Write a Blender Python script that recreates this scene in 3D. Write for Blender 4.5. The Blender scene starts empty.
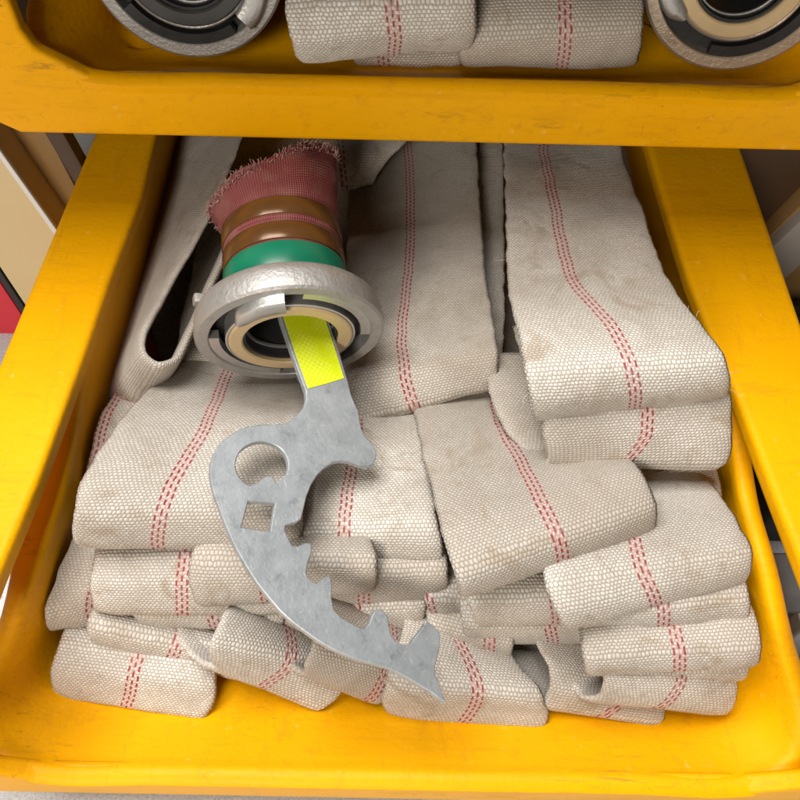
import bpy, bmesh, math, random
import numpy as np
from mathutils import Vector, Matrix, noise
R_ = math.radians
random.seed(7)
C = bpy.context.scene.collection
S = bpy.context.scene

# ------------------------------------------------------------------ camera
CAMP = np.array([-0.0031, -0.0882, 0.4577]); PITCH = R_(54); YAW = 0.00989; ROLL = 0.02951; F = 800.0
fwd = np.array([math.sin(YAW)*math.cos(PITCH), math.cos(YAW)*math.cos(PITCH), -math.sin(PITCH)])
rgt0 = np.array([math.cos(YAW), -math.sin(YAW), 0.0]); up0 = np.cross(rgt0, fwd)
rgt = math.cos(ROLL)*rgt0 + math.sin(ROLL)*up0
upv = -math.sin(ROLL)*rgt0 + math.cos(ROLL)*up0
cd = bpy.data.cameras.new('camera'); cam = bpy.data.objects.new('camera', cd); C.objects.link(cam)
cd.sensor_width = 36; cd.lens = 36; cd.clip_start = 0.01; cd.clip_end = 50
cam.matrix_world = Matrix(((rgt[0], upv[0], -fwd[0], CAMP[0]), (rgt[1], upv[1], -fwd[1], CAMP[1]),
                           (rgt[2], upv[2], -fwd[2], CAMP[2]), (0, 0, 0, 1)))
S.camera = cam
# ------------------------------------------------------------------ light
S.view_settings.view_transform = 'Standard'; S.view_settings.look = 'None'
S.view_settings.exposure = 0.0; S.view_settings.gamma = 1.0
W = bpy.data.worlds.new('World'); S.world = W; W.use_nodes = True
bg = W.node_tree.nodes['Background']; bg.inputs['Color'].default_value = (1.0, 0.80, 0.58, 1); bg.inputs['Strength'].default_value = 0.025
def area(name, loc, target, size, power, col):
    l = bpy.data.lights.new(name, 'AREA'); l.energy = power; l.size = size; l.color = col
    o = bpy.data.objects.new(name, l); C.objects.link(o); o.location = loc
    o.rotation_euler = (Vector(target)-Vector(loc)).to_track_quat('-Z', 'Y').to_euler()
area('ceiling_lamp', (-0.32, 0.20, 1.45), (0.05, 0.17, 0.05), 0.85, 32, (1.0, 0.98, 0.95))
area('front_fill_lamp', (-0.45, -1.3, 1.0), (0, 0.08, 0.08), 0.5, 22, (1.0, 0.93, 0.83))  # front fill, added to brighten the upper bin's front flange

# ------------------------------------------------------------------ helpers
def ray(px, py):
    d = rgt*((px-400)/F) - upv*((py-400)/F) + fwd
    return d
def at_z(px, py, z):
    d = ray(px, py); return Vector(CAMP + d*((z-CAMP[2])/d[2]))
def at_y(px, py, y):
    d = ray(px, py); return Vector(CAMP + d*((y-CAMP[1])/d[1]))

def tag(o, label=None, cat=None, group=None, kind=None):
    if label: o['label'] = label
    if cat: o['category'] = cat
    if group: o['group'] = group
    if kind: o['kind'] = kind
    return o
def empty(name, loc=(0, 0, 0)):
    o = bpy.data.objects.new(name, None); o.empty_display_size = .02; C.objects.link(o); o.location = loc
    return o
def link(name, me, mat=None, parent=None, smooth=True, sharp=40):
    o = bpy.data.objects.new(name, me); C.objects.link(o)
    if mat: me.materials.append(mat)
    if smooth:
        me.shade_smooth()
        if sharp: me.set_sharp_from_angle(angle=R_(sharp))
    if parent: o.parent = parent
    return o
def from_bm(name, bm, mat, parent=None, smooth=True, sharp=40):
    bmesh.ops.recalc_face_normals(bm, faces=bm.faces[:])
    me = bpy.data.meshes.new(name); bm.to_mesh(me); bm.free()
    return link(name, me, mat, parent, smooth, sharp)
def bevel_all(bm, w, seg=3, ang=30):
    es = [e for e in bm.edges if len(e.link_faces) == 2 and e.calc_face_angle(0) > R_(ang)]
    bmesh.ops.bevel(bm, geom=es, offset=w, segments=seg, affect='EDGES', profile=.6, clamp_overlap=True)
def prism(pts, ext, bev=.002, seg=2):
    """closed solid: planar polygon pts (Vectors) swept by the vector ext"""
    bm = bmesh.new()
    a = [bm.verts.new(p) for p in pts]; b = [bm.verts.new(Vector(p)+ext) for p in pts]
    bm.faces.new(a); bm.faces.new(b[::-1])
    n = len(a)
    for i in range(n): bm.faces.new((a[i], a[(i+1) % n], b[(i+1) % n], b[i]))
    bmesh.ops.recalc_face_normals(bm, faces=bm.faces[:])
    if bev: bevel_all(bm, bev, seg)
    return bm
def box(x0, x1, y0, y1, z0, z1, bev=.003, seg=3):
    return prism([Vector((x0, y0, z0)), Vector((x1, y0, z0)), Vector((x1, y1, z0)), Vector((x0, y1, z0))], Vector((0, 0, z1-z0)), bev, seg)
def copy_tree(o, parent=None):
    c = o.copy(); C.objects.link(c); c.parent = parent
    for ch in list(o.children): copy_tree(ch, c)
    return c
def lathe(prof, n=96, closed=True, rough=0.0, seed=0, a0=0.0, a1=2*math.pi):
    """revolve a list of (r,t) about local Z; closed = profile loop closed"""
    bm = bmesh.new(); full = abs(a1-a0-2*math.pi) < 1e-6
    m = n if full else n+1; rings = []
    for i in range(m):
        a = a0+(a1-a0)*i/n; ring = []
        for (r, t) in prof:
            q = Vector((r*math.cos(a), r*math.sin(a), t))
            if rough and t < -.003:
                k = noise.noise(q*260+Vector((seed, 0, 0)))+.6*noise.noise(q*600+Vector((0, seed, 0)))
                q += Vector((math.cos(a), math.sin(a), .4))*k*rough
            ring.append(bm.verts.new(q))
        rings.append(ring)
    k = len(prof)
    for i in range(n):
        A = rings[i]; B = rings[(i+1) % m]
        for j in range(k if closed else k-1):
            bm.faces.new((A[j], A[(j+1) % k], B[(j+1) % k], B[j]))
    if not full and closed:
        bm.faces.new(rings[0]); bm.faces.new(rings[-1][::-1])
    return bm

# ------------------------------------------------------------------ materials
class NT:
    def __init__(s, name):
        s.m = bpy.data.materials.new(name); s.m.use_nodes = True; s.t = s.m.node_tree
        s.b = s.t.nodes['Principled BSDF']
    def n(s, typ, **kw):
        x = s.t.nodes.new(typ)
        for k, v in kw.items(): setattr(x, k, v)
        return x
    def val(s, sock, v):
        if isinstance(v, bpy.types.NodeSocket): s.t.links.new(v, sock)
        else: sock.default_value = v
    def math(s, op, a, b=0.0, c=0.0, clamp=False):
        x = s.n('ShaderNodeMath', operation=op, use_clamp=clamp)
        for i, v in enumerate((a, b, c)): s.val(x.inputs[i], v)
        return x.outputs[0]
    def mix(s, f, a, b, blend='MIX'):
        x = s.n('ShaderNodeMix', data_type='RGBA', blend_type=blend)
        s.val(x.inputs[0], f); s.val(x.inputs[6], a); s.val(x.inputs[7], b)
        return x.outputs[2]
    def noise(s, vec, scale, detail=4, rough=.55, w=None, dist=0.0):
        x = s.n('ShaderNodeTexNoise')
        s.val(x.inputs['Vector'], vec); x.inputs['Scale'].default_value = scale
        x.inputs['Detail'].default_value = detail; x.inputs['Roughness'].default_value = rough; x.inputs['Distortion'].default_value = dist
        return x.outputs[0]
    def ramp(s, f, stops):
        x = s.n('ShaderNodeValToRGB'); e = x.color_ramp.elements
        while len(e) > 1: e.remove(e[-1])
        e[0].position = stops[0][0]; e[0].color = stops[0][1]
        for p, c in stops[1:]:
            k = e.new(p); k.color = c
        s.val(x.inputs[0], f); return x.outputs[0]
    def step(s, f, a, b):
        x = s.n('ShaderNodeMapRange'); x.clamp = True
        s.val(x.inputs[0], f); x.inputs[1].default_value = a; x.inputs[2].default_value = b
        return x.outputs[0]
    def obj(s): return s.n('ShaderNodeTexCoord').outputs['Object']
    def bump(s, h, strength, dist, normal=None):
        x = s.n('ShaderNodeBump'); x.inputs['Strength'].default_value = strength; x.inputs['Distance'].default_value = dist
        s.val(x.inputs['Height'], h)
        if normal: s.val(x.inputs['Normal'], normal)
        return x.outputs[0]
    def out(s, col=None, rough=None, normal=None, metal=None, **kw):
        for k, v in (('Base Color', col), ('Roughness', rough), ('Normal', normal), ('Metallic', metal)):
            if v is not None: s.val(s.b.inputs[k], v)
        for k, v in kw.items(): s.val(s.b.inputs[k], v)
        return s.m
def g(v, a=1): return (v[0], v[1], v[2], a)

def mat_hose():
    s = NT('hose_canvas')
    uv = s.n('ShaderNodeTexCoord').outputs['UV']
    sp = s.n('ShaderNodeSeparateXYZ'); s.val(sp.inputs[0], uv); u, v = sp.outputs[0], sp.outputs[1]
    rnd = s.n('ShaderNodeObjectInfo').outputs['Random']
    ob = s.obj()
    wob = s.noise(uv, 130, 2); wob = s.math('SUBTRACT', wob, .5)
    wob3 = s.math('SUBTRACT', s.noise(uv, 420, 2), .5)
    b = s.math('ADD', s.math('DIVIDE', v, .00132), s.math('ADD', s.math('MULTIPLY', wob, .8), s.math('MULTIPLY', wob3, .5)))
    fb = s.math('FRACT', b); row = s.math('FLOOR', b)
    odd = s.math('MODULO', row, 2.0)
    a = s.math('ADD', s.math('ADD', s.math('DIVIDE', u, .0021), s.math('MULTIPLY', s.math('ABSOLUTE', odd), .5)), s.math('ADD', s.math('MULTIPLY', wob, .6), s.math('MULTIPLY', wob3, .8)))
    fa = s.math('FRACT', a)
    sa = s.math('POWER', s.math('SINE', s.math('MULTIPLY', fa, math.pi)), .9)
    sb = s.math('POWER', s.math('SINE', s.math('MULTIPLY', fb, math.pi)), .8)
    h = s.math('MULTIPLY', sa, sb)
    # per-knot tone
    cx = s.n('ShaderNodeCombineXYZ'); s.val(cx.inputs[0], s.math('FLOOR', a)); s.val(cx.inputs[1], row); s.val(cx.inputs[2], rnd)
    wn = s.n('ShaderNodeTexWhiteNoise', noise_dimensions='3D'); s.val(wn.inputs['Vector'], cx.outputs[0]); kn = wn.outputs['Value']
    base = s.mix(s.step(s.noise(ob, 16, 4), .3, .7), g((.54, .49, .43)), g((.79, .75, .69)))
    base = s.mix(s.math('MULTIPLY', s.step(rnd, .35, 1.0), .6), base, g((.43, .365, .30)))
    # grime: broad greyish rub marks and small brown blots
    m1 = s.step(s.noise(ob, 20, 5, .66, dist=.9), .50, .72)
    m4 = s.step(s.noise(ob, 34, 5, .6, dist=1.5), .57, .68)
    base = s.mix(s.math('MULTIPLY', m4, .55), base, g((.37, .27, .17)))
    base = s.mix(s.math('MULTIPLY', m1, .5), base, g((.33, .27, .20)))
    m2 = s.step(s.noise(ob, 75, 4, .6), .64, .76)
    base = s.mix(s.math('MULTIPLY', m2, .38), base, g((.24, .18, .12)))
    m3 = s.step(s.noise(ob, 420, 2, .5), .74, .80)
    base = s.mix(s.math('MULTIPLY', m3, .55), base, g((.13, .10, .08)))
    base = s.mix(s.math('MULTIPLY', s.math('SUBTRACT', 1.0, s.step(h, .0, .62)), .68), base, g((.14, .11, .085)))
    base = s.mix(s.math('MULTIPLY', kn, .36), base, g((.36, .31, .25)))
    # stitches: three dashed red lines on a pinkish ground
    au = s.math('ABSOLUTE', u)
    wob2 = s.math('MULTIPLY', s.math('SUBTRACT', s.noise(uv, 40, 1), .5), .0008)
    uu = s.math('ADD', u, wob2)
    pink = s.math('SUBTRACT', 1.0, s.step(au, .0030, .0042))
    base = s.mix(s.math('MULTIPLY', pink, s.math('ADD', .12, s.math('MULTIPLY', s.noise(ob, 60, 3), .4))), base, g((.66, .36, .34)))
    tot = None
    for off, ph in ((-.0027, 0.0), (0.0, .5), (.0027, .08)):
        ln = s.math('SUBTRACT', 1.0, s.step(s.math('ABSOLUTE', s.math('SUBTRACT', uu, off)), .00034, .00072))
        f = s.math('FRACT', s.math('ADD', s.math('ADD', s.math('DIVIDE', v, .0036), ph), s.math('MULTIPLY', wob, .5)))
        da = s.math('SUBTRACT', 1.0, s.step(s.math('ABSOLUTE', s.math('SUBTRACT', f, .5)), .27, .36))
        q = s.math('MULTIPLY', ln, da)
        tot = q if tot is None else s.math('MAXIMUM', tot, q)
    base = s.mix(s.math('MULTIPLY', tot, s.math('ADD', .45, s.math('MULTIPLY', s.noise(ob, 90, 4, .6), .75), 0, True)), base, g((.22, .014, .022)))
    fz = s.noise(ob, 1900, 2)
    hh = s.math('ADD', h, s.math('MULTIPLY', fz, .35))
    nb = s.bump(s.math('ADD', hh, s.math('MULTIPLY', tot, .35)), .75, .0005)
    return s.out(base, .93, nb, **{'Specular IOR Level': .12, 'Sheen Weight': .08})

def mat_yellow():
    s = NT('yellow_plastic'); ob = s.obj()
    n1 = s.noise(ob, 9, 4); n2 = s.noise(ob, 55, 5, .65)
    base = s.mix(n1, g((.78, .345, .0004)), g((.88, .435, .0006)))
    def streak(sc, k, lo, hi, rot=0.0):
        mp = s.n('ShaderNodeMapping'); mp.inputs['Scale'].default_value = sc; mp.inputs['Rotation'].default_value = (0, 0, rot); s.val(mp.inputs[0], ob)
        return s.step(s.noise(mp.outputs[0], k, 6, .7, dist=.4), lo, hi)
    st = s.math('MAXIMUM', streak((1, 6, 6), 22, .54, .78), streak((6, 1, 6), 22, .54, .78))
    base = s.mix(s.math('MULTIPLY', st, .42), base, g((.50, .20, .008)))
    clump = s.step(s.noise(ob, 13, 3), .50, .68)
    mk = s.math('MULTIPLY', streak((1, 3, 2), 95, .62, .68, .5), clump)
    base = s.mix(s.math('MULTIPLY', mk, .6), base, g((.12, .06, .015)))
    rub = s.math('MULTIPLY', streak((1, 9, 5), 34, .57, .66, .15), clump)
    base = s.mix(s.math('MULTIPLY', rub, .55), base, g((.22, .11, .02)))
    wx = s.step(s.noise(ob, 120, 4, .6), .66, .74)
    base = s.mix(s.math('MULTIPLY', wx, .34), base, g((.95, .66, .16)))
    vr = s.n('ShaderNodeTexVoronoi', feature='DISTANCE_TO_EDGE'); vr.inputs['Scale'].default_value = 24
    mp2 = s.n('ShaderNodeMapping'); mp2.inputs['Scale'].default_value = (1.2, 3.2, 2.4); mp2.inputs['Rotation'].default_value = (.3, .2, .5); s.val(mp2.inputs[0], ob)
    s.val(vr.inputs['Vector'], mp2.outputs[0])
    sc = s.math('MULTIPLY', s.math('SUBTRACT', 1.0, s.step(vr.outputs['Distance'], .0, .008)), s.step(n2, .56, .66))
    base = s.mix(s.math('MULTIPLY', sc, .5), base, g((.36, .17, .02)))
    rg = s.math('ADD', .33, s.math('MULTIPLY', n2, .24))
    nb = s.bump(s.math('ADD', s.math('MULTIPLY', n1, 3.0), s.math('ADD', s.noise(ob, 300, 3), s.math('MULTIPLY', sc, -.8))), .16, .0016)
    return s.out(base, rg, nb, **{'Specular IOR Level': .13})

def mat_simple(name, c0, c1, scale, rough, metal=0.0, bump=.0, bscale=200, spec=.5, spots=None, dist=.001):
    s = NT(name); ob = s.obj()
    base = s.mix(s.noise(ob, scale, 5, .6), g(c0), g(c1))
    if spots:
        th, col, amt, sc = spots
        k = s.step(s.noise(ob, sc, 4, .65), th, th+.08)
        base = s.mix(s.math('MULTIPLY', k, amt), base, g(col))
    nb = s.bump(s.noise(ob, bscale, 4, .6), bump, dist) if bump else None
    rg = s.math('ADD', rough-.07, s.math('MULTIPLY', s.noise(ob, scale*2.2, 3), .16))
    return s.out(base, rg, nb, metal, **{'Specular IOR Level': spec})

def mat_galv():
    s = NT('galvanised_steel'); ob = s.obj()
    vr = s.n('ShaderNodeTexVoronoi'); vr.inputs['Scale'].default_value = 260; s.val(vr.inputs['Vector'], ob)
    sp = s.n('ShaderNodeSeparateColor'); s.val(sp.inputs[0], vr.outputs['Color'])
    n1 = s.noise(ob, 45, 5, .65)
    base = s.mix(n1, g((.29, .32, .34)), g((.46, .49, .51)))
    base = s.mix(s.math('MULTIPLY', sp.outputs[0], .22), base, g((.56, .58, .59)))
    d = s.step(s.noise(ob, 120, 6, .75), .55, .66)
    base = s.mix(s.math('MULTIPLY', d, .55), base, g((.19, .20, .21)))
    mp = s.n('ShaderNodeMapping'); mp.inputs['Scale'].default_value = (1, 7, 3); mp.inputs['Rotation'].default_value = (0, 0, .9); s.val(mp.inputs[0], ob)
    w = s.step(s.noise(mp.outputs[0], 150, 3, .7), .62, .67)
    base = s.mix(s.math('MULTIPLY', w, .7), base, g((.62, .63, .64)))
    mp2 = s.n('ShaderNodeMapping'); mp2.inputs['Scale'].default_value = (6, 1, 3); mp2.inputs['Rotation'].default_value = (0, 0, .5); s.val(mp2.inputs[0], ob)
    w2 = s.step(s.noise(mp2.outputs[0], 130, 3, .7), .66, .70)
    base = s.mix(s.math('MULTIPLY', w2, .5), base, g((.64, .65, .66)))
    rg = s.math('ADD', .40, s.math('MULTIPLY', s.noise(ob, 90, 4), .25))
    return s.out(base, rg, s.bump(s.noise(ob, 380, 4, .7), .25, .0006), .55)

def mat_tape():
    s = NT('reflective_tape')
    uv = s.n('ShaderNodeTexCoord').outputs['UV']
    sp = s.n('ShaderNodeSeparateXYZ'); s.val(sp.inputs[0], uv); u, v = sp.outputs[0], sp.outputs[1]
    def stripes(k):
        f = s.math('FRACT', s.math('MULTIPLY', k, 1/.0031))
        return s.math('SUBTRACT', 1.0, s.step(s.math('ABSOLUTE', s.math('SUBTRACT', f, .5)), .05, .11))
    d = s.math('MAXIMUM', stripes(s.math('ADD', u, v)), stripes(s.math('SUBTRACT', u, v)))
    wob = s.noise(s.obj(), 60, 3)
    base = s.mix(wob, g((.60, .70, .003)), g((.74, .84, .006)))
    base = s.mix(s.math('MULTIPLY', d, s.math('MULTIPLY', .75, s.step(wob, .38, .58))), base, g((.86, .92, .16)))
    gr = s.step(s.noise(s.obj(), 240, 4, .7), .60, .72)
    base = s.mix(s.math('MULTIPLY', gr, .4), base, g((.30, .32, .05)))
    return s.out(base, .3, None, 0.0)

def mat_jacket():
    s = NT('red_hose_fabric')
    uv = s.n('ShaderNodeTexCoord').outputs['UV']
    sp = s.n('ShaderNodeSeparateXYZ'); s.val(sp.inputs[0], uv); u, v = sp.outputs[0], sp.outputs[1]
    def tri(k, p): return s.math('SINE', s.math('MULTIPLY', k, 2*math.pi/p))
    a = s.math('ADD', u, s.math('MULTIPLY', v, .8)); b = s.math('SUBTRACT', u, s.math('MULTIPLY', v, .8))
    h = s.math('MULTIPLY', tri(a, .0030), tri(b, .0030))
    hh = s.step(h, -.5, .6)
    nz = s.noise(s.obj(), 60, 4)
    base = s.mix(hh, g((.17, .024, .026)), g((.29, .085, .08)))
    base = s.mix(s.math('MULTIPLY', s.step(nz, .45, .7), .40), base, g((.36, .20, .16)))
    return s.out(base, .85, s.bump(h, .6, .0006))

M_HOSE = mat_hose(); M_YEL = mat_yellow(); M_GALV = mat_galv(); M_TAPE = mat_tape(); M_RED = mat_jacket()
M_CAST = mat_simple('cast_aluminium', (.33, .315, .295), (.52, .50, .48), 70, .50, .65, .4, 480, spots=(.60, (.30, .22, .14), .5, 120), dist=.0012)
M_ALU = mat_simple('machined_aluminium', (.50, .49, .47), (.66, .65, .63), 60, .34, .8, .25, 400, spots=(.62, (.32, .27, .2), .4, 140))
M_WORN = mat_simple('bright_scratched_metal', (.36, .385, .40), (.50, .525, .54), 160, .5, .45)
M_BRONZE = mat_simple('tan_worn_metal', (.42, .33, .24), (.58, .48, .37), 70, .42, .6, .4, 420, spots=(.60, (.30, .17, .12), .5, 90))
M_BLK = mat_simple('black_rubber', (.012, .012, .013), (.03, .03, .03), 80, .42, 0, .2, 300)
M_SEAL = mat_simple('tan_seal_ring', (.52, .38, .20), (.66, .50, .29), 80, .38, .15, .15, 300, spots=(.64, (.25, .16, .08), .5, 160))
M_DSEAL = mat_simple('grey_seal_ring', (.03, .03, .03), (.07, .065, .06), 80, .30, .1, .15, 300)
M_GREEN = mat_simple('green_tape', (.003, .16, .085), (.005, .21, .115), 40, .33, 0, .15, 90)
M_COP = mat_simple('copper_strip', (.11, .046, .013), (.17, .075, .022), 60, .24, .2, .12, 160)
M_THR = mat_simple('frayed_thread', (.34, .13, .115), (.52, .36, .32), 300, .9)
M_THREAD = mat_simple('loose_yarn', (.62, .57, .50), (.72, .68, .61), 300, .9)
M_CREAM = mat_simple('cream_paint', (.66, .49, .24), (.74, .58, .33), 12, .42, 0, .05, 60)
M_TANB = mat_simple('tan_panel', (.26, .15, .05), (.34, .20, .075), 14, .5, 0, .08, 80)
M_DKB = mat_simple('dark_brown_metal', (.055, .028, .012), (.09, .048, .022), 14, .5, 0, .08, 80)
M_REDP = mat_simple('red_paint', (.62, .025, .045), (.70, .04, .06), 20, .4)
M_WHT = mat_simple('white_paint', (.72, .71, .69), (.82, .81, .80), 20, .5)
M_GRYP = mat_simple('grey_panel', (.33, .29, .26), (.42, .38, .34), 20, .5)
M_DARK = mat_simple('dark_case_plastic', (.012, .012, .012), (.03, .03, .03), 40, .4)
M_STEEL = mat_simple('bright_steel_strip', (.55, .56, .58), (.7, .71, .72), 40, .3, .7)
M_RACK = mat_simple('dark_rack_board', (.05, .03, .015), (.075, .045, .022), 10, .6)
def mat_floor():
    s = NT('pale_floor'); ob = s.obj()
    base = s.mix(s.noise(ob, 500, 3, .7), g((.34, .35, .37)), g((.86, .86, .87)))
    k = s.step(s.noise(ob, 900, 2), .60, .66)
    base = s.mix(s.math('MULTIPLY', k, .6), base, g((.2, .21, .22)))
    return s.out(base, .7, s.bump(s.noise(ob, 700, 3), .4, .001))
M_FLOOR = mat_floor()

# ------------------------------------------------------------------ setting
bm = bmesh.new()
for p in ((-6, -6), (6, -6), (6, 6), (-6, 6)): bm.verts.new((p[0], p[1], -.05))
bm.faces.new(bm.verts[:]); tag(from_bm('floor', bm, M_FLOOR, smooth=False), kind='structure')

# ------------------------------------------------------------------ storage bins
def bez(a, b, c, t): return a*(1-t)**2+b*2*t*(1-t)+c*t*t
def make_tub():
    st = [((.176, .50), (.173, .50, .112)), ((.178, .40), (.173, .40, .112)), ((.181, .28), (.174, .28, .112)), ((.183, .215), (.175, .215, .112)),
          ((.184, .18), (.1780, .185, .108)), ((.184, .155), (.1785, .165, .0975)), ((.185, .12), (.1775, .12, .088)), ((.186, .090), (.1795, .088, .0845)),
          ((.1865, .075), (.183, .068, .0785)), ((.186, .066), (.190, .053, .066)), ((.184, .058), (.199, .038, .050)), ((.180, .051), (.204, .024, .037)), ((.172, .045), (.199, .009, .0265)), ((.158, .040), (.179, .000, .019)), ((.12, .038), (.12, .0, .0185)), ((.05, .0375), (.05, .0, .0185))]
    full = [((-b[0], b[1]), (-t[0], t[1], t[2])) for b, t in st] + [((b[0], b[1]), t) for b, t in st[::-1]]
    # densify along the perimeter with a smooth spline
    P = np.array([[*b, *t] for b, t in full]); d = []
    P[:, 2] += .002*np.clip((P[:, 3]-.045)/.04, 0, 1)      # the mouth of the tub sits a little off centre
    for i in range(len(P)-1):
        p0, p1, p2, p3 = P[max(i-1, 0)], P[i], P[i+1], P[min(i+2, len(P)-1)]
        L = lambda a, b: max(np.linalg.norm(a-b), 1e-6)
        m1 = (p2-p0)/(L(p1, p0)+L(p2, p1)) if i else (p2-p1)/L(p2, p1)
        m2 = (p3-p1)/(L(p2, p1)+L(p3, p2)) if i < len(P)-2 else (p2-p1)/L(p2, p1)
        k = max(2, int(L(p1, p2)/.008)); l = L(p1, p2)
        for j in range(k):
            t = j/k; h = (2*t**3-3*t*t+1, t**3-2*t*t+t, -2*t**3+3*t*t, t**3-t*t)
            d.append(h[0]*p1+h[1]*l*m1+h[2]*p2+h[3]*l*m2)
    d.append(P[-1]); d = np.array(d)
    bm = bmesh.new(); rows = []
    for i, q in enumerate(d):
        tg = d[min(i+1, len(d)-1)]-d[max(i-1, 0)]
        tb = Vector((tg[2], tg[3], 0)); tb.normalize(); outw = Vector((-tb.y, tb.x, 0)); rw = .0065*min(1, max(0, (q[3]-.05)/.04)) if q[2] < 0 else 0
        if outw.dot(Vector((q[2], q[3]-.25, 0))) < 0: outw = -outw
        B = Vector((q[0], q[1], 0)); T = Vector((q[2], q[3], q[4]))
        inn = B-outw*.016
        inn.z = 0; rim = (T-B).normalized()
        up1 = B+(T-B)*min(.45, .020/max((T-B).length, .001))
        pts = [Vector((inn.x*.55, .25+(inn.y-.25)*.62, 0))]
        pts += [bez(inn, B, up1, t) for t in (0, .17, .34, .5, .66, .83, 1)]
        for t in (.33, .66, .9): pts.append(up1.lerp(T-rim*.0015, t))
        e = Vector((0, 0, 1))
        pts += [T-rim*.0012, T+outw*.0012+e*.0012, T+outw*.004+e*.0022, T+outw*(.0085+rw)+e*.0012, T+outw*(.0105+rw)-e*.001]
        pts += [T+outw*(.0095+rw)-e*.006, Vector((B.x, B.y, 0))+outw*(.012+.0)+Vector((0, 0, -.006)), Vector((inn.x*.55, .25+(inn.y-.25)*.62, -.006))]
        rows.append([bm.verts.new(p) for p in pts])
    for a, b in zip(rows[:-1], rows[1:]):
        for j in range(len(a)-1): bm.faces.new((a[j], a[j+1], b[j+1], b[j]))
    bm.faces.new([r[0] for r in rows]); bm.faces.new([r[-1] for r in rows][::-1])
    # back wall
    for y0, y1 in ((.494, .502),):
        w = box(-.18, .18, y0, y1, -.004, .113, .002)
        me = bpy.data.meshes.new('tmp'); w.to_mesh(me); w.free(); bm.from_mesh(me); bpy.data.meshes.remove(me)
    return bm
def make_bin(loc, label, group):
    root = empty('storage_bin', loc); tag(root, label, 'storage bin', group)
    from_bm('bin_tub', make_tub(), M_YEL, root, True, 50)
    V = lambda x, z: Vector((x, -.0095, z))
    right = [V(.226, -.0145), V(.2375, -.0075), V(.2375, .118), V(.206, .118), V(.205, .044), V(.2015, .034), V(.1815, .0215), V(.176, .0195)]
    pts = right + [V(-p.x, p.z) for p in right[::-1]]
    bm = prism(pts, Vector((0, .010, 0)), .003, 3)
    from_bm('front_flange', bm, M_YEL, root, True, 50)
    lf = [(-.171, .502), (-.171, .40), (-.1685, .345), (-.167, .314), (-.1695, .27), (-.171, .24), (-.172, .19), (-.175, .105), (-.179, .055), (-.181, .006), (-.216, .006), (-.2155, .18), (-.2125, .38), (-.212, .502)]
    rt = [(.165, .502), (.167, .32), (.169, .25), (.1725, .21), (.178, .165), (.182, .11), (.187, .05), (.188, .006), (.228, .006), (.227, .216), (.231, .39), (.232, .502)]
    for side in (lf, rt):
        bm = prism([Vector((x, y, .107)) for x, y in side], Vector((0, 0, .0125)), .0042, 4)
        from_bm('side_rail', bm, M_YEL, root, True, 50)
    return root
GB = 'yellow plastic storage bins stacked one above the other'
bin_low = make_bin((0, 0, 0), 'yellow plastic bin packed with folded canvas hoses, pulled out at the bottom', GB)
bin_up = copy_tree(bin_low); bin_up.location = (.0177, .288, .204)
tag(bin_up, 'yellow plastic bin at the top of the photo, holding two couplings and two hose folds')

# ------------------------------------------------------------------ hose folds
def spline_rows(P):
    """P: list of vectors (numpy); Hermite spline through them, chord-length tangents"""
    P = [np.array(p, float) for p in P]; out = []
    L = lambda a, b: max(np.linalg.norm(a[:3]-b[:3])+np.linalg.norm(a[3:6]-b[3:6]), 1e-5)
    n = len(P)
    for i in range(n-1):
        p0, p1, p2, p3 = P[max(i-1, 0)], P[i], P[i+1], P[min(i+2, n-1)]
        l = L(p1, p2)
        m1 = .72*(p2-p0)/(L(p0, p1)+L(p1, p2)) if i else (p2-p1)/l
        m2 = .72*(p3-p1)/(L(p1, p2)+L(p2, p3)) if i < n-2 else (p2-p1)/l
        k = max(4, int(l/.006))
        for j in range(k):
            t = j/k
            out.append((2*t**3-3*t*t+1)*p1+(t**3-2*t*t+t)*l*m1+(-2*t**3+3*t*t)*p2+(t**3-t*t)*l*m2)
    out.append(P[-1]); return out
HC = [0]; FOLDS = []
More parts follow.
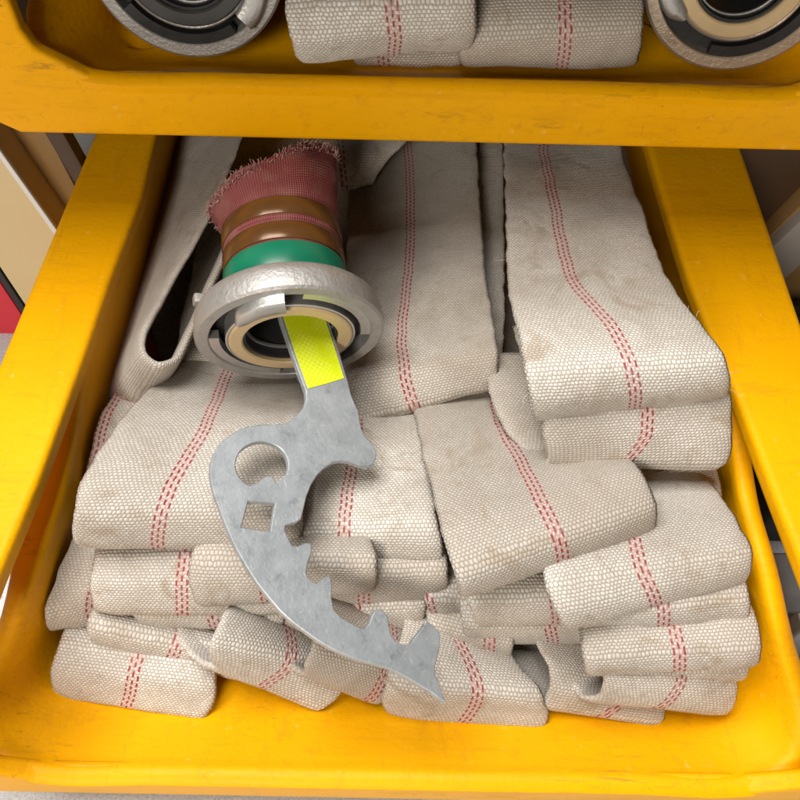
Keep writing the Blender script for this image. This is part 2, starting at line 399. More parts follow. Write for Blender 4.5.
def fold(label, rows, tail=None, zoff=0.0, group='folded canvas fire hoses in the lower bin', th=.0052, wav=1.0, drop=.0, back=.07):
    """rows: (xl, yl, xr, yr, z | (zl, zr), su): where the two edges of the flat hose lie, from the back
    leg over the fold to its underside; su = where the red stitching runs across the width"""
    HC[0] += 1; sd = HC[0]*7.3
    rnd = random.Random(HC[0])
    pts = []; su = .5
    def add(r):
        nonlocal su
        z = r[4]; zl, zr = z if isinstance(z, tuple) else (z, z)
        if len(r) > 5: su = r[5]
        a = at_z(r[0], r[1], zl+zoff); b = at_z(r[2], r[3], zr+zoff)
        pts.append(np.array([*a, *b, su]))
    for r in rows: add(r)
    if tail:
        for r in tail: add(r)
    else:
        e = pts[-1]; f = pts[0]
        dirv = f[:3]+f[3:6]-e[:3]-e[3:6]; dirv[2] = 0; n = np.linalg.norm(dirv)
        dirv = dirv/n if n > .01 else np.array([0, 1.0, 0])
        for k, dz in ((.016, -.003-drop), (back, -.003-drop)):
            q = e.copy(); q[:3] += dirv*k; q[3:6] += dirv*k; q[2] = max(q[2]+dz, .003); q[5] = max(q[5]+dz, .003); pts.append(q)
    D = spline_rows(pts)
    for q in D: q[2] = max(q[2], .0028); q[5] = max(q[5], .0028)
    M = 30; bm = bmesh.new(); uvl = bm.loops.layers.uv.new('UVMap')
    Wm = float(np.mean([np.linalg.norm(q[:3]-q[3:6]) for q in D])); rings = []; uvs = []; vlen = 0
    # across parameter, denser at the selvedges
    us = [.5-.5*math.cos(math.pi*i/M)*(1-.0) for i in range(M+1)]
    us = [.35*a+.65*i/M for i, a in enumerate(us)]
    prev = None
    for i, q in enumerate(D):
        L = Vector(q[:3]); Rr = Vector(q[3:6]); mid = (L+Rr)/2
        if prev is not None: vlen += (mid-prev).length
        prev = mid
        A = D[max(i-1, 0)]; B = D[min(i+1, len(D)-1)]
        ring = []; ru = []
        ac = (Rr-L).normalized(); wid = (Rr-L).length
        tl = Vector(B[:3]-A[:3]); tr = Vector(B[3:6]-A[3:6])
        L = L+ac*.0011*noise.noise(Vector((vlen*90, sd, 0)))+ac*.0006*noise.noise(Vector((vlen*420, sd, 3)))
        Rr = Rr+ac*.0011*noise.noise(Vector((vlen*90, sd, 9)))+ac*.0006*noise.noise(Vector((vlen*420, sd, 7)))
        for side in (1, -1):
            seq = us if side == 1 else us[::-1]
            for u in seq:
                t = tl.lerp(tr, u)
                N = ac.cross(t); N.normalize()
                p = L.lerp(Rr, u)
                prof = (1-abs(2*u-1)**9)**.5 if 0 < u < 1 else 0
                prof *= 1-.12*(1-abs(2*u-1)**4)          # slightly fuller selvedges
                w = noise.noise(Vector((u*2.4+sd, vlen*26, 1.7)))*.0016+noise.noise(Vector((u*7+sd, vlen*70, 4.1)))*.0005
                p = p+N*(side*th*.5*prof-th*.5+w*wav)
                ring.append(bm.verts.new(p)); ru.append(((u-q[6])*wid, vlen))
        rings.append(ring); uvs.append(ru)
    K = len(rings[0])
    def face(idx):
        f = bm.faces.new([rings[a][b] for a, b in idx])
        for lp, (a, b) in zip(f.loops, idx): lp[uvl].uv = uvs[a][b]
    for i in range(len(rings)-1):
        for j in range(K):
            j2 = (j+1) % K
            if j in (M, 2*M+1): pass
            face(((i, j), (i, j2), (i+1, j2), (i+1, j)))
    bm.faces.new(rings[0]); bm.faces.new(rings[-1][::-1])
    bmesh.ops.remove_doubles(bm, verts=bm.verts[:], dist=1e-6)
    o = from_bm('folded_hose', bm, M_HOSE, None, True, 0); FOLDS.append(o)
    return tag(o, label, 'fire hose', group)

# --- top layer
fold('wide canvas hose fold topmost at the right, its stitching curving down to the front',
     [(500, 118, 612, 118, .118, .33), (503, 150, 620, 150, .126, .33), (505, 210, 641, 212, .137, .35), (507, 290, 667, 284, .151, .40), (516, 335, 699, 327, .158, .49), (525, 372, 724, 360, .1575, .51), (529, 397, 729, 379, .148, .51), (533, 414, 727, 391, .130, .50)], back=.028)
fold('canvas hose fold with an open loop at its left, directly under the topmost right fold',
     [(512, 330, 690, 330, .128, .5), (528, 385, 722, 385, .134, .53), (539, 415, 730, 402, .131, .54), (543, 438, 731, 428, .122, .53), (545, 456, 726, 460, .110, .42)],
     [(533, 455, 700, 458, .1045, .42), (508, 432, 660, 425, .1035, .4), (491, 398, 640, 390, .1025), (485, 352, 630, 350, .102)], wav=.5)
fold('canvas hose fold between the coupling and the topmost right fold, stitching near its middle',
     [(352, 118, 474, 118, (.080, .094), .46), (352, 150, 478, 150, (.080, .098), .46), (350, 200, 481, 200, (.078, .103), .49), (346, 280, 487, 275, (.077, .110), .48), (343, 340, 496, 330, (.078, .112), .42), (344, 385, 499, 355, (.084, .109), .41), (351, 420, 497, 380, (.076, .093), .43)])
fold('dark narrow edge of a canvas hose showing beside the topmost right fold',
     [(420, 118, 500, 118, .082, .1), (425, 150, 503, 150, .085, .1), (430, 250, 504, 250, .090, .1), (430, 330, 504, 335, .091, .1), (432, 362, 502, 362, .086, .1)])
def loose_threads(o, spots):
    rng = random.Random(3)
    for px, py, z, dx, dy in spots:
        bm = bmesh.new(); p = at_z(px, py, z); d = Vector((dx, dy, .3)).normalized(); prev = None
        for k in range(7):
            c = [bm.verts.new(p+Vector((.00013*math.cos(j*2.094), 0, .00013*math.sin(j*2.094)))) for j in range(3)]
            if prev:
                for j in range(3): bm.faces.new((prev[j], prev[(j+1) % 3], c[(j+1) % 3], c[j]))
            prev = c; d = (d+Vector((rng.uniform(-.5, .5), rng.uniform(-.5, .5), rng.uniform(-.4, .3)))).normalized(); p = p+d*.0011
        from_bm('loose_thread', bm, M_THREAD, o, True, 0)
loose_threads(FOLDS[0], [(686, 312, .156, 1, .4), (695, 322, .157, .7, .6), (727, 372, .153, 1, -.2), (505, 260, .146, -1, .2), (528, 395, .148, -1, -.3), (560, 413, .134, .2, -1), (655, 404, .134, .3, -1), (728, 388, .134, 1, -.3)])
# --- middle layer
fold('large canvas hose fold in the centre right with rounded right corner and brown stain',
     [(405, 380, 575, 380, .070, .46), (412, 405, 588, 400, .077, .46), (418, 440, 604, 425, .088, .44), (430, 490, 624, 455, .104, .47), (441, 535, 643, 478, .117, .48), (452, 572, 653, 503, .117, .49), (459, 589, 653, 523, .102, .50)])
fold('canvas hose fold at the right wall, half covered by the large centre fold',
     [(560, 440, 688, 462, .068, .45), (545, 500, 712, 492, .086, .45), (540, 550, 737, 525, .100, .46), (544, 585, 748, 549, .103, .45), (552, 608, 749, 562, .098, .47), (562, 621, 744, 573, .088, .49)])
fold('wide canvas hose fold at the left wall in the middle layer, stitching bent',
     [(188, 320, 330, 330, .060, .44), (175, 355, 322, 362, .066, .42), (150, 392, 312, 395, (.088, .078), .44), (112, 435, 306, 432, (.112, .100), .47), (84, 480, 303, 478, (.120, .100), .41), (74, 512, 303, 512, (.114, .098), .37), (76, 538, 303, 540, (.095, .082), .36)])
fold('canvas hose fold between the round-holed part of the wrench and the large centre fold',
     [(310, 385, 410, 385, .058, .55), (300, 410, 416, 408, .070, .5), (288, 455, 426, 445, .082, .49), (284, 500, 434, 495, .088, .42), (284, 530, 440, 527, .086, .39), (287, 551, 442, 553, .072, .38)])
fold('canvas hose fold low between the coupling and the left loop',
     [(205, 200, 262, 200, .070, -.4), (200, 235, 262, 235, .074, -.4), (188, 295, 262, 295, .079, -.4), (178, 345, 258, 342, .080, -.4), (184, 374, 252, 376, .066, -.4)])
fold('hose loop standing open on its edge against the left wall',
     [(172, 110, 246, 140, (.055, .128), .32), (165, 150, 236, 165, (.052, .128), .32), (152, 220, 213, 222, (.046, .127), .33), (134, 310, 173, 292, (.042, .126), .34), (118, 375, 151, 333, (.040, .124), .38), (110, 408, 150, 350, (.038, .121), .40), (124, 418, 160, 358, (.038, .119), .40)],
     [(146, 404, 174, 352, (.040, .119), .4), (166, 368, 188, 322, (.044, .120)), (192, 310, 210, 275, (.048, .121)), (222, 245, 236, 215, (.050, .122)), (246, 190, 258, 160, (.050, .122))], th=.0058, wav=.5)
fold('thin hose edge below the open loop at the left wall',
     [(125, 385, 185, 385, .060, .1), (104, 415, 172, 415, .068, .1), (92, 450, 160, 450, .070, .1), (86, 478, 150, 478, .062, .1)])
# --- second layer
fold('bright canvas hose fold at the left below the wide left fold, stitching near its middle',
     [(112, 520, 290, 520, .064, .42), (102, 535, 290, 535, .072, .45), (94, 556, 290, 553, .076, .47), (91, 580, 290, 580, .070, .47), (94, 604, 290, 607, .054, .46)])
fold('short bright hose fold end crossed by the steel wrench',
     [(204, 525, 368, 535, .078, .4), (197, 540, 374, 550, .085, .4), (192, 560, 378, 561, .0865, .4), (190, 580, 378, 572, .079, .4), (196, 598, 375, 583, .066, .4)])
fold('folded hose corner touching the left wall of the bin',
     [(86, 520, 140, 520, .055, .97), (76, 540, 128, 538, .060, .97), (60, 575, 106, 578, .058, .96), (46, 612, 93, 598, .050, .95), (49, 624, 104, 612, .038, .9)])
fold('canvas hose fold under the centre fold, right of the wrench teeth',
     [(305, 540, 438, 540, .062, .4), (300, 556, 446, 553, .069, .4), (302, 575, 448, 566, .069, .41), (304, 590, 447, 579, .060, .41), (306, 600, 444, 589, .048, .41)])
fold('canvas hose fold just above the lower row, behind the wrench teeth',
     [(268, 575, 418, 578, .042, .55), (263, 590, 424, 590, .048, .55), (263, 608, 426, 602, .046, .56), (265, 619, 425, 612, .038, .56), (268, 627, 422, 621, .028, .56)])
fold('thin canvas hose edge under the bright left folds',
     [(126, 585, 285, 590, .042, .52), (130, 602, 286, 602, .048, .52), (134, 611, 286, 612, .046, .53), (142, 619, 284, 622, .036, .53)])
fold('small hose fold end tucked under the centre and centre right folds',
     [(405, 570, 482, 578, .046, .05), (420, 585, 486, 588, .054, .05), (424, 596, 486, 596, .052, .05), (428, 606, 484, 604, .041, .05)])
fold('pale hose fold under the left corner of the large centre right fold',
     [(470, 565, 562, 565, .064, .9), (467, 580, 563, 578, .072, .9), (468, 595, 564, 593, .071, .9), (471, 606, 566, 605, .064, .9), (476, 615, 566, 615, .053, .9)])
fold('canvas hose fold below the pale one, its stitching short and upright',
     [(455, 588, 580, 594, .044, .62), (459, 606, 592, 606, .051, .62), (461, 620, 598, 618, .048, .63), (464, 629, 600, 628, .040, .64), (470, 635, 598, 636, .029, .63)])
fold('shaded hose fold right of the wrench tip in the lower row',
     [(418, 588, 505, 612, .034, .72), (423, 604, 511, 628, .039, .72), (427, 617, 514, 640, .036, .73), (431, 626, 514, 648, .029, .73), (436, 632, 510, 653, .020, .72)])
fold('canvas hose strip directly under the fold at the right wall',
     [(560, 560, 738, 552, .072, .48), (570, 590, 744, 577, .085, .49), (573, 607, 747, 594, .085, .49), (577, 618, 747, 608, .078, .49), (582, 625, 744, 617, .067, .48)])
fold('bright straight hose fold at the right, second from the floor of the bin',
     [(586, 612, 745, 600, .064, .5), (580, 626, 752, 613, .071, .51), (580, 640, 757, 628, .071, .52), (581, 655, 759, 645, .068, .53), (585, 667, 757, 658, .057, .53)])
fold('thin hose edge between the bright straight fold and the rounded lower right fold',
     [(640, 650, 745, 645, .040, .2), (640, 662, 748, 656, .048, .2), (640, 669, 747, 665, .047, .2), (644, 674, 744, 672, .039, .2)])
fold('lowest right hose fold with rounded right corner and an open loop at its left',
     [(578, 630, 700, 635, (.053, .032), .55), (590, 650, 722, 652, (.057, .036), .56), (599, 667, 733, 670, (.057, .036), .57), (601, 680, 735, 690, (.050, .029), .52), (595, 690, 728, 708, (.039, .018), .46)],
     [(579, 691, 700, 700, (.032, .010), .45), (566, 670, 690, 680, (.031, .009)), (551, 632, 680, 650, (.032, .010))], th=.005, wav=.4)
fold('hose fold with a teardrop loop at its left, left of the lowest right fold',
     [(527, 625, 630, 640, (.030, .008), .75), (534, 645, 645, 665, (.033, .009), .72), (546, 668, 658, 690, (.032, .009), .66), (549, 684, 663, 705, (.027, .007), .62), (541, 699, 660, 718, (.017, .004), .5)],
     [(523, 696, 640, 705, (.011, .003), .5), (511, 673, 630, 690, (.011, .003)), (502, 634, 620, 650, (.012, .003))], th=.005, wav=.4)
fold('lowest hose fold in the middle of the front row, stitching arched beneath the wrench tip',
     [(412, 600, 470, 625, (.028, .016), .45), (402, 628, 505, 652, (.036, .020), .5), (393, 654, 523, 677, (.039, .022), .57), (385, 678, 542, 694, (.034, .022), .58), (382, 694, 548, 707, (.020, .013), .54), (386, 706, 545, 722, (.006, .004), .48)],
     [(394, 700, 530, 712, .003, .5), (398, 670, 510, 690, .003), (396, 640, 490, 660, .003)])
fold('hose fold with a small dark loop, below the curved back of the wrench',
     [(322, 600, 402, 630, (.058, .024), .8), (316, 626, 402, 648, (.064, .028), .82), (309, 645, 396, 667, (.064, .028), .85), (304, 658, 389, 684, (.057, .020), .85), (304, 667, 381, 698, (.046, .009), .82)],
     [(293, 661, 370, 690, (.040, .006)), (284, 645, 362, 670, (.039, .005)), (281, 618, 360, 650, (.039, .006))], th=.005, wav=.4)
fold('slanting hose fold with an open loop, third from the left in the front row',
     [(226, 610, 310, 626, (.060, .012), .6), (218, 620, 325, 644, (.066, .016), .6), (211, 636, 341, 668, (.066, .016), .56), (208, 646, 343, 684, (.059, .012), .52), (211, 655, 335, 697, (.049, .008), .45), (219, 660, 322, 704, (.042, .005), .42)],
     [(198, 655, 300, 690, (.0395, .004), .4), (184, 642, 290, 668, (.039, .004)), (176, 616, 285, 645, (.039, .004))], th=.005, wav=.4)
fold('hose fold second from the left in the front row, lying over the leftmost one',
     [(102, 600, 225, 618, (.040, .018), .62), (92, 612, 238, 640, (.046, .021), .6), (88, 622, 244, 655, (.047, .021), .57), (90, 630, 247, 667, (.041, .015), .53), (95, 635, 245, 674, (.033, .008), .51)])
fold('leftmost canvas hose fold on the floor of the bin, with straight stitching',
     [(80, 598, 210, 625, (.022, .008), .5), (70, 622, 216, 645, (.031, .016), .5), (60, 642, 218, 665, (.034, .019), .5), (54, 660, 218, 684, (.029, .016), .495), (52, 678, 215, 702, (.016, .009), .49), (57, 690, 208, 713, .004, .48)])
fold('pale hose end behind the red frayed sleeve of the coupling',
     [(330, 110, 430, 112, .112, .05), (333, 140, 410, 142, .116, .05), (338, 160, 388, 160, .112, .05), (340, 184, 372, 178, .100, .05)])
# hidden support legs beneath the visible layers keep the stack closed from the sides
fold('flat canvas hose lying deep beneath the centre folds',
     [(165, 105, 400, 105, .045, -.3), (150, 220, 380, 220, .044, -.3), (150, 330, 370, 330, .043, .5), (190, 430, 420, 430, .050, .5), (220, 540, 420, 540, .045, .5), (224, 575, 420, 580, .036, .5)])
fold('flat canvas hose lying deep beneath the right folds',
     [(455, 105, 625, 105, .060, -.3), (480, 220, 645, 220, .056, -.3), (500, 330, 665, 330, .050, .5), (500, 430, 670, 430, .050, .5), (505, 540, 700, 520, .045, .5), (505, 590, 705, 560, .036, .5)])
# --- upper bin
GU = 'folded canvas hoses in the upper bin'
fold('folded canvas hose behind the top yellow lip, left of the two',
     [(292, -60, 462, -60, .268, .55), (289, -20, 470, -28, .272, .55), (287, 5, 475, -2, .270, .55), (290, 32, 476, 20, .260, .55), (297, 53, 472, 38, .244, .54)], group=GU)
fold('folded canvas hose behind the top yellow lip, right of the two',
     [(462, -60, 622, -60, .250, .55), (458, -20, 634, -30, .256, .55), (456, 5, 641, -2, .256, .56), (456, 32, 642, 25, .248, .57), (460, 58, 638, 58, .228, .57)], group=GU)
fold('flat lower hose layer peeping out under the upper left fold',
     [(345, -10, 462, -15, .222, .28), (348, 25, 464, 24, .226, .28), (350, 44, 465, 42, .222, .28), (354, 56, 463, 57, .2125, .28)], group=GU)

# ------------------------------------------------------------------ hose couplings
def annular(r0, r1, t0, t1, a0, a1, n=24):
    return lathe([(r0, t0), (r1, t0), (r1, t1), (r0, t1)], n, True, 0, 0, R_(a0), R_(a1))
def merge(dst, src):
    me = bpy.data.meshes.new('tmp'); src.to_mesh(me); src.free(); dst.from_mesh(me); bpy.data.meshes.remove(me)
def make_coupling(loc, nrm, spin, label, sleeve=True, seal=None, group=None, ledge=None, ring=None):
    root = empty('hose_coupling', loc); tag(root, label, 'hose coupling', group)
    z = Vector(nrm).normalized(); x = Vector((1, 0, 0)); x = (x-z*x.dot(z)).normalized(); y = z.cross(x)
    root.rotation_mode = 'QUATERNION'
    root.rotation_quaternion = Matrix((x, y, z)).transposed().to_quaternion()
    # locking ring: rough cast outside, machined face with a groove
    prof = [(.0425, -.010), (.0425, -.0006), (.0430, 0), (.0482, 0), (.0496, -.0012), (.0500, -.004), (.0497, -.010), (.0487, -.014), (.0465, -.0165), (.042, -.0175), (.039, -.0175), (.039, -.010)]
    bm = lathe(prof, 160, True, .00022, 3)
    from_bm('locking_ring', bm, ring or M_CAST, root, True, 35)
    # ledges of the ring over the black groove, leaving the two entry slots open
    for a0, a1 in ((spin+25-85, spin+25), (spin+205-85, spin+205)):
        bm = annular(.0372, .0428, -.0060, -.0010, a0, a1, 40); bevel_all(bm, .0005, 2)
        from_bm('ring_ledge', bm, ledge or M_ALU, root, True, 35)
    bm = lathe([(.0335, -.0095), (.0428, -.0095), (.0428, -.012), (.0335, -.012)], 96)
    from_bm('groove_ring', bm, M_BLK, root, True, 35)
    # claws
    for a in (spin+56, spin+236):
        bm = bmesh.new(); n = 16; rows = []
        for i in range(n+1):
            f = i/n; ang = R_(a-18+46*f)
            r0 = .0335+.0005*f; r1 = .0445-.006*(f**2.0); top = .0056-.0012*f
            r0 -= .0035*f; r1 -= max(0, f-.8)*.012; r0 += max(0, f-.85)*.012
            rows.append([bm.verts.new((r*math.cos(ang), r*math.sin(ang), t)) for r, t in ((r0, -.004), (r1, -.004), (r1, top-.0012), (r1-.0016, top), (r0+.0016, top), (r0, top-.0012))])
        for A, B in zip(rows[:-1], rows[1:]):
            for j in range(6): bm.faces.new((A[j], A[(j+1) % 6], B[(j+1) % 6], B[j]))
        bm.faces.new(rows[0]); bm.faces.new(rows[-1][::-1])
        from_bm('claw', bm, M_ALU, root, True, 60)
    # seal ring and inner lip
    bm = lathe([(.0250, -.006), (.0250, .0008), (.0258, .0016), (.0315, .0016), (.0325, .0008), (.0325, -.006)], 128)
    from_bm('seal_ring', bm, seal or M_SEAL, root, True, 35)
    bm = lathe([(.0326, -.010), (.0326, .0002), (.0332, .0006), (.0340, .0002), (.0340, -.010)], 128)
    from_bm('seal_seat', bm, M_ALU, root, True, 35)
    bm = lathe([(.0232, -.075), (.0232, -.003), (.0236, -.001), (.0249, -.001), (.0249, -.012), (.029, -.014), (.029, -.075)], 96)
    from_bm('bore_tube', bm, M_BLK, root, True, 35)
    bm = lathe([(.0236, -.0065), (.0225, -.0065), (.0222, -.0075), (.0225, -.0085), (.0236, -.0085)], 96)
    from_bm('bore_lip', bm, M_ALU, root, True, 35)
    # neck with collar
    bm = lathe([(.029, -.016), (.0430, -.016), (.0415, -.0185), (.0380, -.0205), (.0360, -.0225), (.0345, -.0245), (.029, -.0245)], 96, True, .00025, 9)
    for a in (158, 338):
        w = box(-.003, .003, .0425, .0502, -.021, -.0155, .0012); bmesh.ops.rotate(w, verts=w.verts[:], matrix=Matrix.Rotation(R_(a-90+spin*0), 3, 'Z')); merge(bm, w)
    from_bm('neck', bm, M_CAST, root, True, 35)
    # binding: green tape, copper strips, red sleeve
    bm = lathe([(.029, -.024), (.0336, -.024), (.0340, -.025), (.0336, -.038), (.0332, -.039), (.029, -.039)], 96)
    from_bm('green_band', bm, M_GREEN, root, True, 35)
    for t0, t1 in ((-.0405, -.051), (-.056, -.067)):
        bm = lathe([(.031, t0), (.0331, t0), (.0334, t0-.0005), (.0334, t1+.0005), (.0331, t1), (.031, t1)], 96)
        w = box(.0332, .0339, -.0016, .0016, t1+.001, t0-.001, .0002); bmesh.ops.rotate(w, verts=w.verts[:], matrix=Matrix.Rotation(R_(238), 3, 'Z')); merge(bm, w)
        from_bm('copper_band', bm, M_COP, root, True, 35)
    # sleeve, flaring at the frayed end
    bm = bmesh.new(); uvl = bm.loops.layers.uv.new('UVMap'); n = 120; rows = []
    ts = [-.039, -.043, -.049, -.0525, -.054, -.059, -.067, -.072, -.078, -.084, -.091, -.098, -.105, -.112]
    for i in range(n):
        a = 2*math.pi*i/n; row = []
        for k, t in enumerate(ts):
            fl = max(0.0, (-.067-t)/.045)
            r = .0322+.0006*math.sin(k*1.9)+fl*(.0045-.003*math.cos(a))+fl*.0022*math.sin(3*a+1)+fl*.0012*math.sin(7*a)
            if -.068 < t < -.039: r = min(r, .0328)
            tt = t-fl*.004*math.sin(2*a+.5)+fl*.015*(1-math.cos(a))
            row.append(bm.verts.new((r*math.cos(a), r*math.sin(a)*(1-.10*fl), tt)))
        for k, t in list(enumerate(ts))[::-1]:
            v = row[k].co; row.append(bm.verts.new((v.x*.955, v.y*.955, v.z)))
        rows.append(row)
    K = len(rows[0])
    for i in range(n):
        A, B = rows[i], rows[(i+1) % n]
        for j in range(K):
            j2 = (j+1) % K; f = bm.faces.new((A[j], A[j2], B[j2], B[j]))
            for lp, (ii, jj) in zip(f.loops, ((i, j), (i, j2), (i+1, j2), (i+1, j))):
                tt = ts[jj] if jj < len(ts) else ts[2*len(ts)-1-jj]
                lp[uvl].uv = (ii/n*.24, tt)
    slv = from_bm('fabric_sleeve', bm, M_RED, root, True, 60)
    # frayed threads round the sleeve's end
    rng = random.Random(5); bm = bmesh.new()
    for q in range(900 if sleeve else 60):
        a = rng.uniform(0, 2*math.pi)
        r = .0362-.003*math.cos(a)+.0022*math.sin(3*a+1)+.0012*math.sin(7*a); yk = .90
        p = Vector((r*math.cos(a), r*math.sin(a)*yk, -.1125+rng.uniform(0, .007)-.004*math.sin(2*a+.5)+.015*(1-math.cos(a))))
        d = Vector((math.cos(a)*rng.uniform(.1, .9), math.sin(a)*rng.uniform(.1, .9), rng.uniform(-1, .35)))+Vector((rng.uniform(-.6, .6), rng.uniform(-.6, .6), 0))
        ln = rng.uniform(.0012, .0034); w = .00022; prevq = None
        for k in range(4):
            c = [bm.verts.new(p+Vector((w*math.cos(j*2.094), w*math.sin(j*2.094), w*math.sin(j*2.094+1)))) for j in range(3)]
            if prevq:
                for j in range(3): bm.faces.new((prevq[j], prevq[(j+1) % 3], c[(j+1) % 3], c[j]))
            prevq = c
            d = d+Vector((rng.uniform(-.7, .7), rng.uniform(-.7, .7), rng.uniform(-.7, .7))); p = p+d.normalized()*ln/3
    fr = from_bm('thread_fringe', bm, M_THR, slv, True, 0); fr['kind'] = 'stuff'
    return root
cp = at_z(291, 338, .134)
make_coupling(cp, (.15, -.96, -.205), 50, 'metal hose coupling with green band, copper strips and red frayed sleeve, wrench handle inside it')
make_coupling(at_z(183, -41, .264), (.05, -.93, .10), 95, 'dark hose coupling at the left end of the top bin, black inside', True, M_DSEAL, ledge=M_BLK)
make_coupling(at_z(747, -29, .263), (-.12, -.93, .16), 140, 'hose coupling with a tan inner ring at the right end of the top bin', ring=M_BRONZE, ledge=M_BLK)

# ------------------------------------------------------------------ coupling wrench
zp = lambda x, y: (190+x/1.903, 300+y/1.905)
def plane_pt(px, py, P, N):
    d = Vector(ray(px, py)); o = Vector(CAMP); return o+d*((P-o).dot(N)/d.dot(N))
w1, w2, w3 = at_z(315, 345, .1305), at_z(222, 470, .1335), at_z(442, 700, .074)
WN = (w2-w1).cross(w3-w1).normalized()
if WN.z < 0: WN = -WN
WX = (w3-w1).normalized(); WY = WN.cross(WX)
WM = Matrix((WX, WY, WN)).transposed().to_4x4(); WM.translation = w1
WI = WM.inverted()
def wl(p):
    q = WI @ plane_pt(p[0], p[1], w1, WN); return (q.x, q.y)
outline = [(150, -45), (172, 45), (196, 115), (218, 176), (219, 192), (214, 208), (200, 225), (183, 236), (165, 240), (138, 240), (110, 243), (88, 251), (68, 264), (53, 278), (44, 293), (38, 312), (37, 330), (39, 352), (46, 377), (54, 398), (62, 420), (73, 447), (86, 475), (104, 507), (125, 540), (147, 568), (170, 595), (192, 615), (215, 632), (240, 650), (265, 665), (292, 677), (320, 688), (350, 696), (375, 703), (403, 717), (430, 733), (458, 750), (484, 769),
           (476, 745), (468, 725), (463, 712), (463, 700), (468, 680), (472, 660), (473, 642), (470, 632), (460, 622), (450, 615), (445, 616), (440, 625), (428, 640), (417, 655), (408, 658), (400, 657), (388, 650), (380, 640), (376, 622), (374, 606), (366, 594), (357, 590), (350, 592), (344, 602), (338, 618), (330, 628), (315, 623), (300, 615), (284, 605), (271, 591), (267, 568), (268, 545), (266, 533), (262, 527), (252, 531), (240, 541), (230, 538), (222, 530), (219, 520), (222, 502), (229, 485), (229, 469), (226, 465), (215, 465), (203, 471), (192, 470), (184, 454), (178, 440), (180, 432), (200, 426), (209, 420), (214, 400), (219, 378), (228, 355), (240, 336), (254, 322), (270, 312), (285, 309), (300, 310), (318, 317), (335, 321), (345, 316), (351, 306), (352, 294), (347, 280), (338, 270), (330, 262), (324, 248), (320, 230), (318, 214), (311, 200), (304, 182), (298, 158), (281, 100), (262, 42), (232, -48)]
circ = []
for i in range(57):                       # round hole with a lobe of metal and a notch at its lower right
    a = R_(118+(385-118)*i/56)
    circ.append((135+50*math.cos(a), 317+44*math.sin(a)))
circ += [(175, 340), (169, 346), (162, 351), (156, 341), (152, 338), (146, 338), (139, 340), (132, 346), (124, 352)]
sq = [(109, 386), (160, 390), (151, 443), (96, 435)]
def plate_mesh(loops, depth, bev):
    """flat plate with holes: loops[0] is the outline, the rest are holes; edges chamfered by bev"""
    from mathutils.geometry import tessellate_polygon
    bm = bmesh.new(); tops = []; vt = []; vb = []
    for k, lp in enumerate(loops):
        n = len(lp); ar = sum(lp[i][0]*lp[(i+1) % n][1]-lp[(i+1) % n][0]*lp[i][1] for i in range(n))
        lp = list(lp) if (ar > 0) == (k == 0) else list(lp)[::-1]      # metal always on the left
        ins = []
        for i in range(n):
            p = Vector(lp[i]); e0 = (p-Vector(lp[i-1])).normalized(); e1 = (Vector(lp[(i+1) % n])-p).normalized()
            m = Vector((-e0.y-e1.y, e0.x+e1.x)); m = m.normalized() if m.length > 1e-4 else Vector((-e0.y, e0.x))
            ins.append(p+m*bev/max(.6, m.dot(Vector((-e0.y, e0.x)))))
        R = []
        for pts, z in ((ins, depth/2), (lp, depth/2-bev), (lp, -depth/2+bev), (ins, -depth/2)):
            R.append([bm.verts.new((q[0], q[1], z)) for q in pts])
        for A, B in zip(R[:-1], R[1:]):
            for i in range(n): bm.faces.new((A[i], B[i], B[(i+1) % n], A[(i+1) % n]))
        tops.append([Vector((q[0], q[1], 0)) for q in ins]); vt += R[0]; vb += R[3]
    for t in tessellate_polygon(tops):
        bm.faces.new([vt[i] for i in t]); bm.faces.new([vb[i] for i in t][::-1])
    return bm
TH = .0042
wr = empty('coupling_wrench'); wr.matrix_world = WM
tag(wr, 'galvanised steel spanner with toothed curved jaw and a yellow reflective strip on its handle', 'wrench')
from_bm('wrench_plate', plate_mesh([[wl(zp(*p)) for p in outline], [wl(zp(*p)) for p in circ], [wl(zp(*p)) for p in sq]], TH, .0005), M_GALV, wr, True, 30)
tp = [wl(zp(*p)) for p in ((163, -20), (177, 40), (200, 111), (222, 172), (256, 163), (290, 152.5), (273, 97), (254, 39), (237, -22))]
bm = bmesh.new(); uvl = bm.loops.layers.uv.new('UVMap')
va = [bm.verts.new((x, y, TH/2+.0004)) for x, y in tp]; vb = [bm.verts.new((x, y, TH/2-.0003)) for x, y in tp]
bm.faces.new(va); k = len(va)
for i in range(k): bm.faces.new((va[i], vb[i], vb[(i+1) % k], va[(i+1) % k]))
for f in bm.faces:
    for lp in f.loops: lp[uvl].uv = (lp.vert.co.x, lp.vert.co.y)
from_bm('reflective_strip', bm, M_TAPE, wr, False)

# faint engraved line work on the plate
def groove(pts, w=.00020):
    q = [Vector((*wl((200+x/4, 380+y/4)), TH/2+.00004)) for x, y in pts]; bm = bmesh.new(); prev = None
    for i, p in enumerate(q):
        t = (q[min(i+1, len(q)-1)]-q[max(i-1, 0)]).normalized(); n = Vector((-t.y, t.x, 0))*w
        c = [bm.verts.new(p-n-Vector((0, 0, .0002))), bm.verts.new(p-n*.6), bm.verts.new(p+n*.6), bm.verts.new(p+n-Vector((0, 0, .0002)))]
        if prev:
            for j in range(3): bm.faces.new((prev[j], prev[j+1], c[j+1], c[j]))
        prev = c
    return bm
bm = groove([(345, 262), (365, 255), (380, 268), (398, 258), (412, 240), (404, 214), (424, 205), (452, 216), (480, 212), (512, 190), (524, 176)])
merge(bm, groove([(404, 268), (415, 285), (432, 300), (462, 310), (490, 300), (512, 280), (524, 272), (540, 284), (536, 300), (516, 302), (512, 288)]))
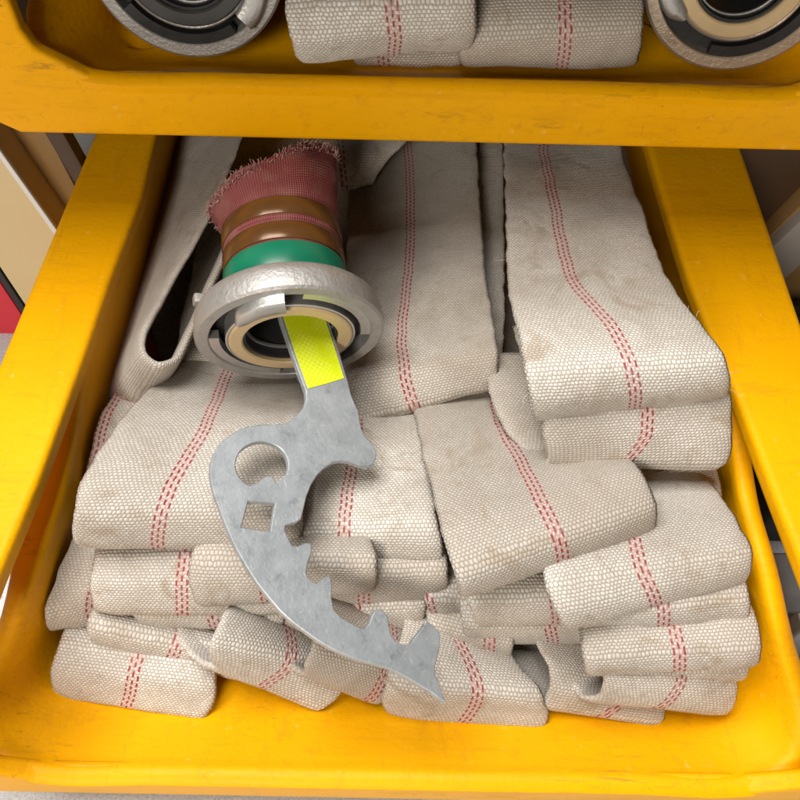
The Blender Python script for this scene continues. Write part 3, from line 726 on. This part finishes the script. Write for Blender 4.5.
merge(bm, groove([(540, 272), (566, 282), (590, 290), (612, 304), (640, 300)]))
merge(bm, groove([(520, 80), (548, 96), (556, 120), (580, 140)]))
from_bm('engraved_line', bm, M_WORN, wr, True, 60)

# ------------------------------------------------------------------ rack and things around the bins
def slab(name, px, y, thick, mat, label, cat, bev=.002):
    pts = [at_y(x, yy, y) for x, yy in px]
    return tag(from_bm(name, prism(pts, Vector((0, thick, 0)), bev), mat), label, cat)
slab('rack_brace', [(-60, 78), (0, 153), (57, 233), (75, 258), (75, 380), (30, 313), (0, 268), (-60, 180)], .335, .03, M_CREAM, 'cream painted rack brace sloping down beside the left rail of the bin', 'rack brace')
lip = [(-60, 76), (0, 151), (57, 231), (75, 256), (75, 263), (55, 236), (0, 159), (-60, 84)]  # white strip painted in as the highlight along the brace's upper edge
lp = from_bm('brace_highlight', prism([at_y(x, yy, .331) for x, yy in lip], Vector((0, .0035, 0)), .001), M_WHT)
lp.parent = bpy.data.objects['rack_brace']
slab('rack_side_panel', [(-60, 60), (-60, 74), (0, 150), (57, 229), (75, 254), (110, 254), (40, 120), (0, 60)], .36, .02, M_TANB, 'tan panel edge between the cream brace and the dark strip at the left', 'panel')
slab('dark_rack_strip', [(30, 110), (50, 110), (95, 190), (95, 225), (78, 190)], .345, .012, M_DKB, 'dark brown metal strip behind the left rail of the bin', 'rack strip')
slab('black_trim', [(-60, 180), (0, 271), (30, 316), (60, 362), (60, 372), (27, 322), (0, 281), (-60, 192)], .337, .02, M_DARK, 'thin black trim along the lower edge of the cream brace', 'trim', .001)
slab('red_sheet', [(-60, 194), (0, 283), (26, 322), (50, 358), (50, 400), (0, 338), (-60, 262)], .34, .02, M_REDP, 'bright red panel under the black trim at the left edge', 'panel')
slab('white_sheet', [(-60, 265), (0, 340), (50, 402), (50, 470), (-60, 470)], .345, .02, M_WHT, 'white panel below the red panel at the left edge', 'panel')
slab('brown_rack_side', [(725, 120), (830, 120), (830, 186), (752, 262), (735, 180)], .40, .03, M_DKB, 'dark brown rack side panel behind the right rail', 'rack panel')
slab('tan_rack_edge', [(830, 176), (830, 196), (740, 280), (740, 266)], .385, .02, M_TANB, 'narrow tan rack edge under the dark brown panel at the right', 'rack edge')
slab('beige_rack_brace', [(840, 184), (840, 232), (740, 318), (740, 278)], .375, .02, M_GRYP, 'greyish beige brace sloping down behind the right rail', 'rack brace')
slab('brown_lower_brace', [(840, 230), (840, 262), (740, 350), (740, 316)], .38, .02, M_TANB, 'brown brace below the greyish beige one at the right edge', 'rack brace')
slab('grey_side_panel', [(840, 260), (840, 420), (740, 420), (740, 346)], .385, .02, M_GRYP, 'grey panel low at the right edge, below the brown brace', 'panel')
tag(from_bm('rack_shelf', box(-.36, .38, .33, .86, .165, .176, .002), M_RACK), 'dark shelf board carrying the upper yellow bin', 'shelf')
tag(from_bm('back_board', box(-.40, .42, .87, .89, -.049, .80, .002), M_RACK), 'dark back panel of the rack in the shadow behind the bins', 'rack panel')
tag(from_bm('shade_board', box(-.60, .62, .225, .86, .335, .35, .002), M_RACK), 'unseen dark board added above the upper bin to block light', 'shelf')  # out-of-view board added to shade the upper bin and the rear hoses
# gap on the right between the rail and the wall of the bin
t = empty('tool_case', (.29, .215, -.05)); tag(t, 'black ribbed tool case seen through the gap under the right rail', 'tool case')
from_bm('case_body', box(-.045, .09, -.05, .13, .0, .05, .004), M_DARK, t)
bm = bmesh.new()
for k in range(7): merge(bm, box(-.042, .087, -.044+k*.024, -.034+k*.024, .0502, .058, .002))
from_bm('case_rib', bm, M_DARK, t)
t2 = empty('steel_runner', (.285, .095, -.05)); tag(t2, 'bright steel runner at the right edge beside the bin', 'runner')
from_bm('runner_bar', box(-.045, .09, -.012, .0, .0, .05, .002), M_STEEL, t2)
from_bm('runner_flange', box(-.045, .09, .004, .045, .0, .035, .002), M_STEEL, t2)
